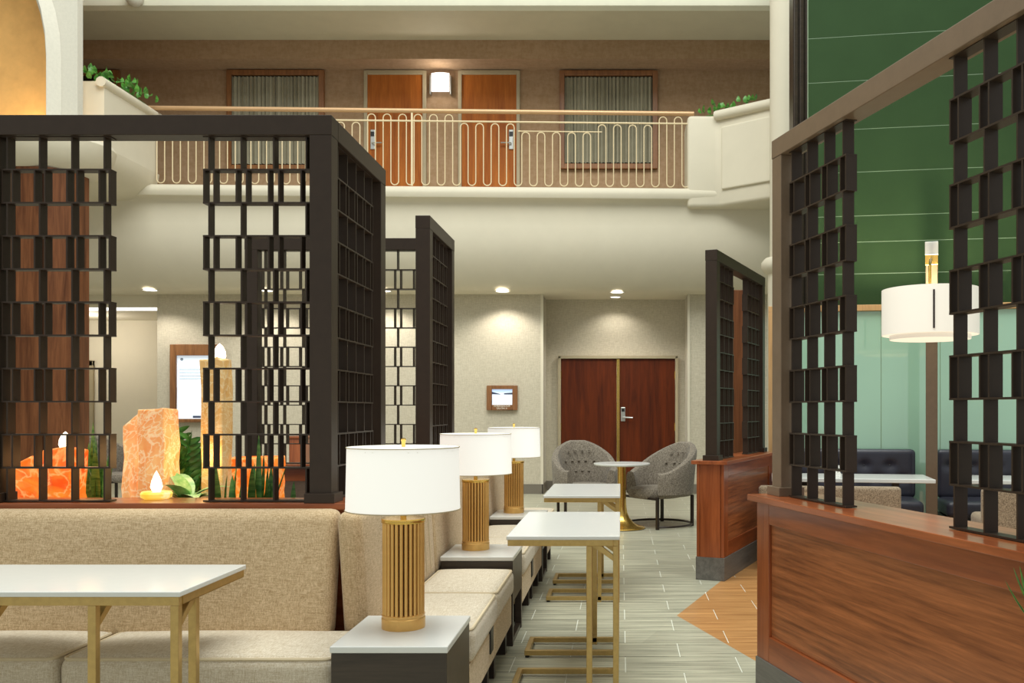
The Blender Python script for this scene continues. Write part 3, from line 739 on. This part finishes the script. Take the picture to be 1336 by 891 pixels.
# ------------------------------------------------------------------ gold and white tables
def c_table(loc, ang, label, Ln=1.08):
    """local x along the length, local y: 0 = aisle side (posts), + towards the sofa"""
    t = thing('sofa_table', label, 'table', loc, ang, 'white and gold sofa tables')
    W_ = .55; T = .76; b = .028
    MB().box(0,Ln,0,W_,T-.018,T).build('tabletop', M['white_top'], t, False, .003)
    mb = MB(); a = .006
    for x0,x1,y0,y1 in ((a,Ln-a,a,a+b),(a,Ln-a,W_-a-b,W_-a),(a,a+b,a+b,W_-a-b),(Ln-a-b,Ln-a,a+b,W_-a-b)): mb.box(x0,x1,y0,y1,T-.018-.03,T-.018)
    mb.build('apron', M['gold'], t, False, .002)
    xs = (.022, .30, .66, .95)
    for i, x in enumerate(xs):
        MB().box(x-b/2,x+b/2,a,a+b,0.0,T-.048).build('post', M['gold'], t, False, .002)
        if i in (0,3): MB().box(x-b/2,x+b/2,.135,.135+b,.0,T-.048).build('inner_post', M['gold'], t, False, .002)
        MB().add([(x-b/2,a+b,T-.12),(x+b/2,a+b,T-.12),(x+b/2,a+b,T-.092),(x-b/2,a+b,T-.092),(x-b/2,.135,T-.048),(x+b/2,.135,T-.048),(x+b/2,.09,T-.048),(x-b/2,.09,T-.048)],
                 [(0,1,5,4),(3,7,6,2),(0,4,7,3),(1,2,6,5),(4,5,6,7),(0,3,2,1)]).build('brace', M['gold'], t)
        MB().box(x-b/2,x+b/2,a+b,W_-.02,.012,.012+b).build('base_bar', M['gold'], t, False, .002)
    for x0, x1 in ((xs[0],xs[1]),(xs[2],xs[3])):
        MB().box(x0+b/2,x1-b/2,W_-.02-b,W_-.02,.012,.012+b).build('base_end', M['gold'], t, False, .002)
        for x in (x0,x1): MB().lathe([(0,0),(.012,0),(.012,.012),(0,.012)],10,(x,W_-.035,0)).build('glide', M['black'], t)
    return t
c_table((-.004,4.463,0), PI/2, 'white and gold sofa table in the aisle beside the first aisle sofa')
c_table((-.004,6.58,0), PI/2, 'white and gold sofa table in the aisle near the round pedestal table')
t = c_table((-1.48,3.10,0), 0, 'white and gold sofa table in front of the long banquette')
for ch in t.children:   # mirrored layout: base frames counted from the aisle end
    ch.scale.x = -1

# ------------------------------------------------------------------ round table and tub chairs
rt = thing('round_table', 'round white top pedestal table on flared brass base between tub chairs', 'table', (.012,10.7,0))
MB().lathe([(0,.728),(.29,.728),(.325,.738),(.327,.752),(.322,.757),(0,.757)], 48).build('tabletop', M['white_top'], rt, True)
MB().lathe([(.27,0),(.27,.012),(.262,.02),(.20,.035),(.14,.065),(.09,.12),(.062,.19),(.050,.28),(.047,.40),(.047,.715),(.10,.72),(.10,.728),(0,.728)], 40).build('pedestal', M['brass'], rt, True)
MB().lathe([(0,-.0),(.274,-.0),(.274,.006),(0,.006)], 40).build('foot_pad', M['black'], rt)
def tub_chair():
    t = thing('tub_chair', 'x', 'chair', (0,0,0), 0, 'grey tweed tub chairs')
    # local -y is the front; shell wraps the back
    A = math.radians(132); n = 40; v = []; f = []; ns = 14
    btn = []
    def topz(th):
        u = max(0, min(1, (abs(th)/A-.10)/.82)); return .985-.345*(u*.55+.45*u*u*(3-2*u))
    for i in range(n+1):
        th = -A+2*A*i/n; zt_ = topz(th); d = Vector((math.sin(th), math.cos(th), 0)); ru = .40
        zb = .36
        back = max(0, math.cos(th))
        lean = .06*back
        sec = [(ru-.03, zb), (ru, zb+.03), (ru+lean*.5, (zb+zt_)/2), (ru+lean, zt_-.05), (ru+lean-.012, zt_-.015), (ru+lean-.045, zt_), (ru+lean-.08, zt_-.015), (ru+lean-.095, zt_-.05),
               (ru-.10+lean*.7, zb+(zt_-zb)*.7), (ru-.115+lean*.5, (zb+zt_)/2), (ru-.12+lean*.3, zb+(zt_-zb)*.25), (ru-.11, zb+.03), (ru-.10, zb)]
        for r, z in sec: v.append(d*r+Vector((0,0,z)))
    m_ = len(sec)
    for i in range(n):
        for k in range(m_): f.append((i*m_+k, i*m_+(k+1)%m_, (i+1)*m_+(k+1)%m_, (i+1)*m_+k))
    f += [tuple(range(m_)), tuple(n*m_+k for k in range(m_-1,-1,-1))]
    sh = MB().add(v, f).build('shell', M['tweed'], t, True)
    for z, ths in ((.86,(-.42,-.14,.14,.42)),(.73,(-.62,-.28,0,.28,.62)),(.60,(-.42,-.14,.14,.42))):
        for th in ths:
            r = .40-.115+.045*math.cos(th)*((z-.36)/.6)+.002
            MB().lathe([(0,-.008),(.016,-.004),(.018,0),(.016,.004),(0,.008)], 8, (r*math.sin(th), r*math.cos(th), z)).build('button', M['tweed'], sh, True)
    def trim_(p):
        rr = math.hypot(p.x, p.y); return p
    pr_ = [(0,.335),(.24,.335),(.285,.345),(.30,.37),(.30,.42),(.285,.45),(.24,.465),(0,.475)]
    sc = MB().lathe(pr_, 36); sc.v = [(x*1.0, y-.07*(1 if y < 0 else 0)*min(1,abs(y)/.3)-.03, z) for x,y,z in sc.v]
    sc.build('seat', M['tweed'], t, True)
    legs = [(-.33,-.30),(.33,-.30),(-.28,.27),(.28,.27)]
    for x, y in legs: MB().box(x-.016,x+.016,y-.016,y+.016,0,.37).build('leg', M['dark_iron'], t, False, .002)
    mb = MB(); mb.box(-.33,.33,-.316,-.284,.335,.36); mb.build('seat_rail', M['dark_iron'], t)
    ring = []
    for k in range(25):
        a = math.radians(-42+264*k/24); ring.append((.40*math.cos(a)*1.0, .40*math.sin(a)-.02, .025))
    MB().tube(ring, .014, 6).build('floor_ring', M['dark_iron'], t, True)
    return t
def face(v): return math.atan2(v[1], v[0])+PI/2
TC = tub_chair(); TC.location = (.46,11.0,0); TC.rotation_euler = (0,0,face((-.80,-.60))); TC['label'] = 'grey tweed tub chair turned sideways to the brass pedestal table, beside the cherry partition'
dup(TC, (-.44,11.45,0), face((.30,-.95)), 'grey tweed tub chair with buttoned back behind the pedestal table, beside the linen wall corner')
dup(TC, (-7.38,13.35,0), face((.9,-.45)), 'grey tweed tub chair behind the planter, half hidden by snake plant')
# host stand far behind the planter
hs = thing('host_stand', 'brown wooden host stand standing beyond the planter divider', 'stand', (-4.25,12.3,0))
MB().box(-.10,.10,-.2,.2,0,1.0).build('body', M['cherryz'], hs, False, .01); MB().box(-.12,.12,-.22,.22,1.0,1.03).build('top', M['cherry'], hs, False, .005)

# ------------------------------------------------------------------ planter contents
ZB = .84
def stone(label, px0, px1, pytop, d, depth, m, cut=0, skew=0, flame=False, tl=0):
    a, b = at(px0,600,d), at(px1,600,d); zt_ = at(0,pytop,d).z; hw = (b.x-a.x)/2; cx = (a.x+b.x)/2
    t = thing('onyx_lantern', label, 'lantern', (cx, d+depth/2, ZB), 0, 'lit onyx stone lanterns in the planter')
    h = zt_-ZB; bm = bmesh.new()
    mb = MB()
    # a rough-hewn block: a jittered grid of rings
    rings = 7; per = []
    base_ = [(-hw,-depth/2),(-hw*.2,-depth/2-.012),(hw*.5,-depth/2+.004),(hw,-depth/2),(hw+.006,0),(hw,depth/2),(0,depth/2+.008),(-hw,depth/2),(-hw-.008,0)]
    nb = len(base_); v = []; f = []; rnd = random.Random(label)
    for i in range(rings):
        u = i/(rings-1)
        for (x,y) in base_:
            hh = h*u
            if i == rings-1: hh = h-cut*max(0,(-(x/hw)+1)/2)+rnd.uniform(-.008,.008)
            elif cut: hh = (h-cut*max(0,(-(x/hw)+1)/2))*u
            j = 0 if i == 0 else .006
            v.append((x+rnd.uniform(-j,j)+skew*u, y+rnd.uniform(-j,j), hh))
    for i in range(rings-1):
        for k in range(nb): f.append((i*nb+k,i*nb+(k+1)%nb,(i+1)*nb+(k+1)%nb,(i+1)*nb+k))
    f += [tuple(range(nb-1,-1,-1)), tuple((rings-1)*nb+k for k in range(nb))]
    mb.add(v,f).build('block', m, t, False, .006)
    if flame:
        MB().lathe([(0,h-.01),(.022,h),(.03,h+.02),(.027,h+.045),(.016,h+.07),(0,h+.085)], 14, (.3*hw if flame == 2 else 0,0,0)).build('flame', M['flame'], t, True)
    return t
stone('low sloping red-orange onyx lantern beside the screen post', 14, 52, 592, 4.52, .14, M['onyx_red'], .05)
stone('square red-orange onyx lantern with flame in front of the wood column', 55, 93, 586, 4.52, .14, M['onyx_red'], 0, 0, 1)
stone('broad orange onyx lantern with stepped top between the two lattice panels', 178, 214, 533, 4.45, .16, M['onyx'], 0)
stone('narrow orange onyx slab leaning against the broad lantern', 160, 180, 541, 4.50, .12, M['onyx'], .06)
stone('tall slim honey onyx lantern with flame in front of the directory screen', 261, 290, 469, 4.60, .12, M['onyx_pale'], 0, 0, 2)
stone('plain glowing orange onyx lantern behind the snake plants', 297, 354, 598, 4.85, .2, M['onyx_red'], 0)
p = at(202,650,4.22)
ds = thing('candle_dish', 'low yellow onyx candle dish with flame on the cherry cap', 'candle', (p.x,4.235,ZCAP), 0)
MB().lathe([(.05,0),(.065,.008),(.068,.025),(.062,.034),(.03,.034),(0,.032)], 24).build('dish', onyx('lit_yellow_onyx', srgb(232,186,60), srgb(244,214,110), srgb(250,236,180), .6, 8), ds, True)
MB().lathe([(0,.03),(.018,.036),(.026,.055),(.020,.085),(.010,.11),(0,.13)], 14).build('flame', M['flame'], ds, True)
point('lantern_glow', (-2.05,4.55,1.15), .8, (1,.6,.25), .06)
point('lantern_glow', (-2.55,4.42,1.13), .4, (1,.5,.18), .06)
def snake(label, px, d, n, hmax, spread, seed, wd=.026, hmin=.4):
    rnd = random.Random(seed); c = at(px,600,d)
    t = thing('snake_plant', label, 'plant', (c.x,d,ZB), 0, 'snake plants in the planter')
    for i in range(n):
        h = hmax*(1 if i == 0 else rnd.uniform(hmin,.85)); o = leaf_mesh(h, wd*rnd.uniform(.7,1.1), rnd.uniform(-.12,.12), .35, 8).build('leaf', M['snake'], t, True)
        orient(o, rnd.uniform(0,6.28) if i else 0, rnd.uniform(.02,.33) if i else .03, (rnd.uniform(-1,1)*spread, rnd.uniform(-1,1)*spread*.7, 0))
snake('large snake plant beside the grey tub chair', 126, 4.78, 17, .47, .07, 3, .024, .6)
snake('dark snake plant in front of the glowing orange lantern', 316, 4.42, 15, .42, .10, 11, .019, .5)
snake('short snake plant to the right of the glowing orange lantern', 347, 4.42, 6, .27, .03, 5, .018, .6)
snake('small low snake plant by the corner post', 388, 4.42, 3, .19, .03, 8, .02)
def zzplant():
    c = at(240,600,4.85)
    t = thing('zz_plant', 'dense dark green zz plant between the onyx lanterns', 'plant', (c.x,4.9,ZB))
    rnd = random.Random(4)
    for i in range(11):
        az = rnd.uniform(0,6.28); tl = rnd.uniform(.05,.40); h = rnd.uniform(.36,.50); mb = MB()
        pts = [(0, -.3*tl*(h*k/6)*(k/6), h*k/6) for k in range(7)]
        mb.tube(pts, [.007-.0008*k for k in range(7)], 5)
        for k in range(8):
            u = .3+.7*k/8; z = h*u; y = -.3*tl*h*u*u
            for s in (-1,1):
                lf = leaf_mesh(.095*(1.2-.4*u), .017, .5, .2, 5)
                Mx = Matrix.Translation((0,y,z)) @ Matrix.Rotation(s*1.05,4,'Y') @ Matrix.Rotation(rnd.uniform(-.3,.3),4,'Z')
                lf.v = [tuple(Mx @ Vector(q)) for q in lf.v]; mb.add(lf.v, lf.f)
        o = mb.build('frond', M['zz'], t, True); orient(o, az, tl, (rnd.uniform(-.05,.05), rnd.uniform(-.05,.05), 0))
zzplant()
c = at(238,640,4.45)
ag = thing('aglaonema', 'pale green broad-leaved plant in front of the zz plant', 'plant', (c.x,4.5,ZB))
for i,(az,tl,h) in enumerate(((1.5,1.15,.19),(2.4,1.3,.17),(-.8,1.2,.17),(1.9,1.0,.20),(.6,.75,.26),(2.9,.8,.22),(-1.2,.95,.22),(-.2,1.15,.18),(3.8,1.1,.2),(1.2,.5,.24))):
    o = leaf_mesh(h, .05, 1.1, .2, 8).build('leaf', M['pale'], ag, True); orient(o, az, -tl+.4, (0,0,.07))
    MB().tube([(0,0,0),(.004*math.cos(i),.004*math.sin(i),.08)], .005, 5).build('stalk', M['stem'], ag, True)

# ------------------------------------------------------------------ dining side: green wall, mint glass, booths
GA = math.radians(-9)
gw = struct(MB().box(0,8,.03,.25,0,8.6).build('wall_right', M['joint']), 'dark green panelled wall of the dining room', 'wall')
gw.matrix_world = Matrix.Translation((2.02,9.95,0)) @ Matrix.Rotation(GA,4,'Z')
zs = [2.49,2.83,3.17,3.45,3.92,4.38,4.90,5.38,5.9,6.4,6.9,7.4,8.0,8.6]
for a, b in zip(zs, zs[1:]):
    for x0, x1 in ((0,3.6),(3.6,8)): MB().box(x0+.001,x1-.001,.027,.0305,a+.003,b-.003).build('panel', M['green'], gw, False, .002)
gm = struct(MB().box(-.42,8,.045,.2,0,2.42).build('wall_dining', M['joint']), 'mint glass dining wall framed in light maple', 'wall')
gm.matrix_world = Matrix.Translation((2.0,9.86,0)) @ Matrix.Rotation(GA,4,'Z')
xs = [-.30,.76,1.36,2.5,3.6,4.7,5.8,6.9,8.0]
for a, b in zip(xs, xs[1:]): MB().box(a+.004,b-.004,.040,.0455,.02,2.42).build('glass_panel', M['mint'], gm, False, .002)
MB().box(-.42,8,.0,.2,2.42,2.485).build('top_trim', M['lightwood'], gm, False, .004)
MB().box(-.42,-.30,0,.2,0,2.42).build('end_post', M['lightwood'], gm, False, .004)
# fluted dark wood pier above
fp = struct(MB().box(2.06,2.56,11.05,11.3,0,8.6).build('wall_pier', M['espresso']), 'dark fluted wood pier between round column and green wall', 'pier')
for k in range(7): MB().box(2.07+.07*k,2.115+.07*k,11.02,11.05,2.6,8.6).build('flute', M['espresso'], fp, False, .006)
# reddish pilaster behind the far partition
pp = at(957,500,9.6)
struct(MB().box(pp.x-.14,pp.x+.16,9.6,9.85,0,2.62).build('wall_pilaster', M['column'], None, False, .006), 'reddish wood pilaster behind the far partition', 'pilaster')
# booths
def booth(x, y, w_, label):
    t = thing('booth_bench', label, 'bench', (x,y,0), GA, 'navy booth benches')
    MB().box(.01,w_-.01,.12,.62,0,.32).build('base', M['black'], t)
    shift(rbox(w_, .60, .16, .05, 8, .02), w_/2, .30, .40).build('seat', M['navy'], t, True)
    nx = max(3, int(w_/.24)); tuf = []
    for r_, z in enumerate((.80,.66)):
        for i in range(nx): tuf.append(((i+.5+(.5 if r_ else 0))*w_/(nx+.5), z))
    def dim(p):
        X_, Z_ = p.x+w_/2, p.z+.715
        if p.y < -.02:
            d = min(math.hypot(X_-a, (Z_-b)) for a, b in tuf); p = p+Vector((0, .028*math.exp(-(d/.045)**2), 0))
        return p
    bk = shift(rbox(w_, .15, .50, .045, 40, 0, dim), w_/2, .60, .715).build('backrest', M['navy'], t, True)
    for a, b in tuf: shift(MB().lathe([(0,-.008),(.01,-.004),(.012,0),(.01,.004),(0,.008)], 8), a, .553, b).build('button', M['navy'], bk, True)
booth(1.55, 9.20, 1.42, 'navy tufted booth bench left of the lamp post')
booth(3.17, 8.96, 1.5, 'navy tufted booth bench right of the lamp post')
def dtable(x, y, L_, label):
    t = thing('dining_table', label, 'table', (x,y,0), GA, 'white dining tables')
    MB().box(0,L_,0,.66,.725,.76).build('tabletop', M['white_top'], t, False, .005)
    for q in (.3, L_-.3):
        MB().box(q-.03,q+.03,.30,.36,.03,.725).build('leg', M['dark_iron'], t); MB().box(q-.04,q+.04,.08,.58,0,.03).build('foot', M['dark_iron'], t)
dtable(1.36, 8.32, 1.42, 'long white dining table in front of the left booth')
dtable(3.05, 8.05, 1.3, 'white dining table in front of the right booth')
def wchair(x, y, label, ang=GA):
    t = thing('dining_chair', label, 'chair', (x,y,0), ang, 'woven dining chairs')
    shift(rbox(.52,.50,.12,.04,5,.012), 0, .27, .43).build('seat', M['weave'], t, True)
    shift(rbox(.56,.09,.36,.03,6), 0, 0, .55).build('backrest', M['weave'], t, True)
    for sx in (-1,1):
        for yy in (.06,.46): MB().box(sx*.22-.016,sx*.22+.016,yy-.016,yy+.016,0,.40).build('leg', M['dark_iron'], t)
    return t
wchair(2.06, 7.75, 'brown woven dining chair at the left white table, behind the gap in the screen')
wchair(1.45, 7.82, 'brown woven dining chair at the left white table, behind the screen post')
wchair(3.22, 7.50, 'brown woven dining chair at the right white table')
tk = thing('condiment_caddy', 'small white condiment caddy on the left dining table', 'caddy', (2.02,8.72,.76))
MB().box(-.05,.05,-.03,.03,0,.02).build('tray', M['porcelain'], tk)
for i in range(4): MB().box(-.045+.024*i,-.027+.024*i,-.025,.025,.02,.075+.012*(i%2)).build('packet', M['porcelain'], tk)
# lamp post with two tier drum
pl_ = thing('lamp_post', 'tall bronze lamp post with two-tier drum shade between the booths', 'lamp', (3.08,9.15,0), math.radians(-20))
MB().box(-.056,.056,-.03,.03,0,3.0).build('post', M['bronze_r'], pl_, False, .004)
MB().box(-.062,.062,-.06,.03,2.90,3.03).build('head', M['steel'], pl_, False, .003)
MB().box(-.06,.06,-.062,-.03,2.80,2.90).build('head_panel', M['brass'], pl_, False, .003)
MB().tube([(0,-.06,2.82),(0,-.40,2.80),(0,-.66,2.70),(0,-.67,2.46)], .014, 8).build('arm', M['brass'], pl_, True)
cx_, cy_ = 0, -.67
d1 = MB().lathe([(.43,2.06),(.43,2.48),(.425,2.48),(.425,2.06)], 56, (cx_,cy_,0)).build('upper_drum', M['shade2'], pl_, True)
point('drum_bulb', (2.851,8.52,2.34), 75, (1,.86,.64), .08)
d2_ = MB().lathe([(.36,2.02),(.36,2.14),(.355,2.14),(.355,2.02)], 56, (cx_,cy_,0)).build('lower_drum', M['shade2'], pl_, True)
MB().lathe([(0,2.025),(.355,2.025),(.355,2.03),(0,2.03)], 48, (cx_,cy_,0)).build('diffuser', M['diffuser'], d2_)
for a in (-1.466,-1.466+2.094,-1.466-2.094):
    c_, s_ = math.cos(a), math.sin(a)
    MB().box(-.008,.008,-.006,.0,2.09,2.43, Matrix.Translation((cx_+.432*c_,cy_+.432*s_,0)) @ Matrix.Rotation(a+PI/2,4,'Z')).build('strap', M['dark_iron'], d1)
# slender foreground plant by the near partition
fg = thing('tall_planter', 'slim planter with green spiky leaves beside the near partition', 'plant', (1.05,2.2,0))
MB().lathe([(0,0),(.06,0),(.08,.85),(.07,.85),(.07,.82),(0,.82)], 20).build('pot', M['espresso'], fg, True)
rnd = random.Random(2)
for i in range(12):
    o = leaf_mesh(rnd.uniform(.10,.2), .009, .4, .3, 5).build('leaf', M['ivy'], fg, True); orient(o, i*.52, rnd.uniform(.1,.9), (rnd.uniform(-.03,.03), rnd.uniform(-.03,.03), .82))
for az, tl, l, q in ((-1.57,.62,.20,(-.02,0,.82)), (-1.4,.50,.22,(-.035,-.02,.80)), (-1.75,.72,.17,(-.03,.01,.82))):
    orient(leaf_mesh(l, .011, .2, .3, 6).build('leaf', M['ivy'], fg, True), az, tl, q)
# plaster boss hanging under the next balcony
bo = at(177, -2, 13.9)
struct(MB().lathe([(0,-.14),(.07,-.12),(.12,-.06),(.13,.02),(.10,.12),(.05,.30),(0,.32)], 18, (bo.x, 13.86, bo.z)).build('trim_3', M['plaster'], None, True), 'rough white plaster boss under the next balcony edge', 'boss')
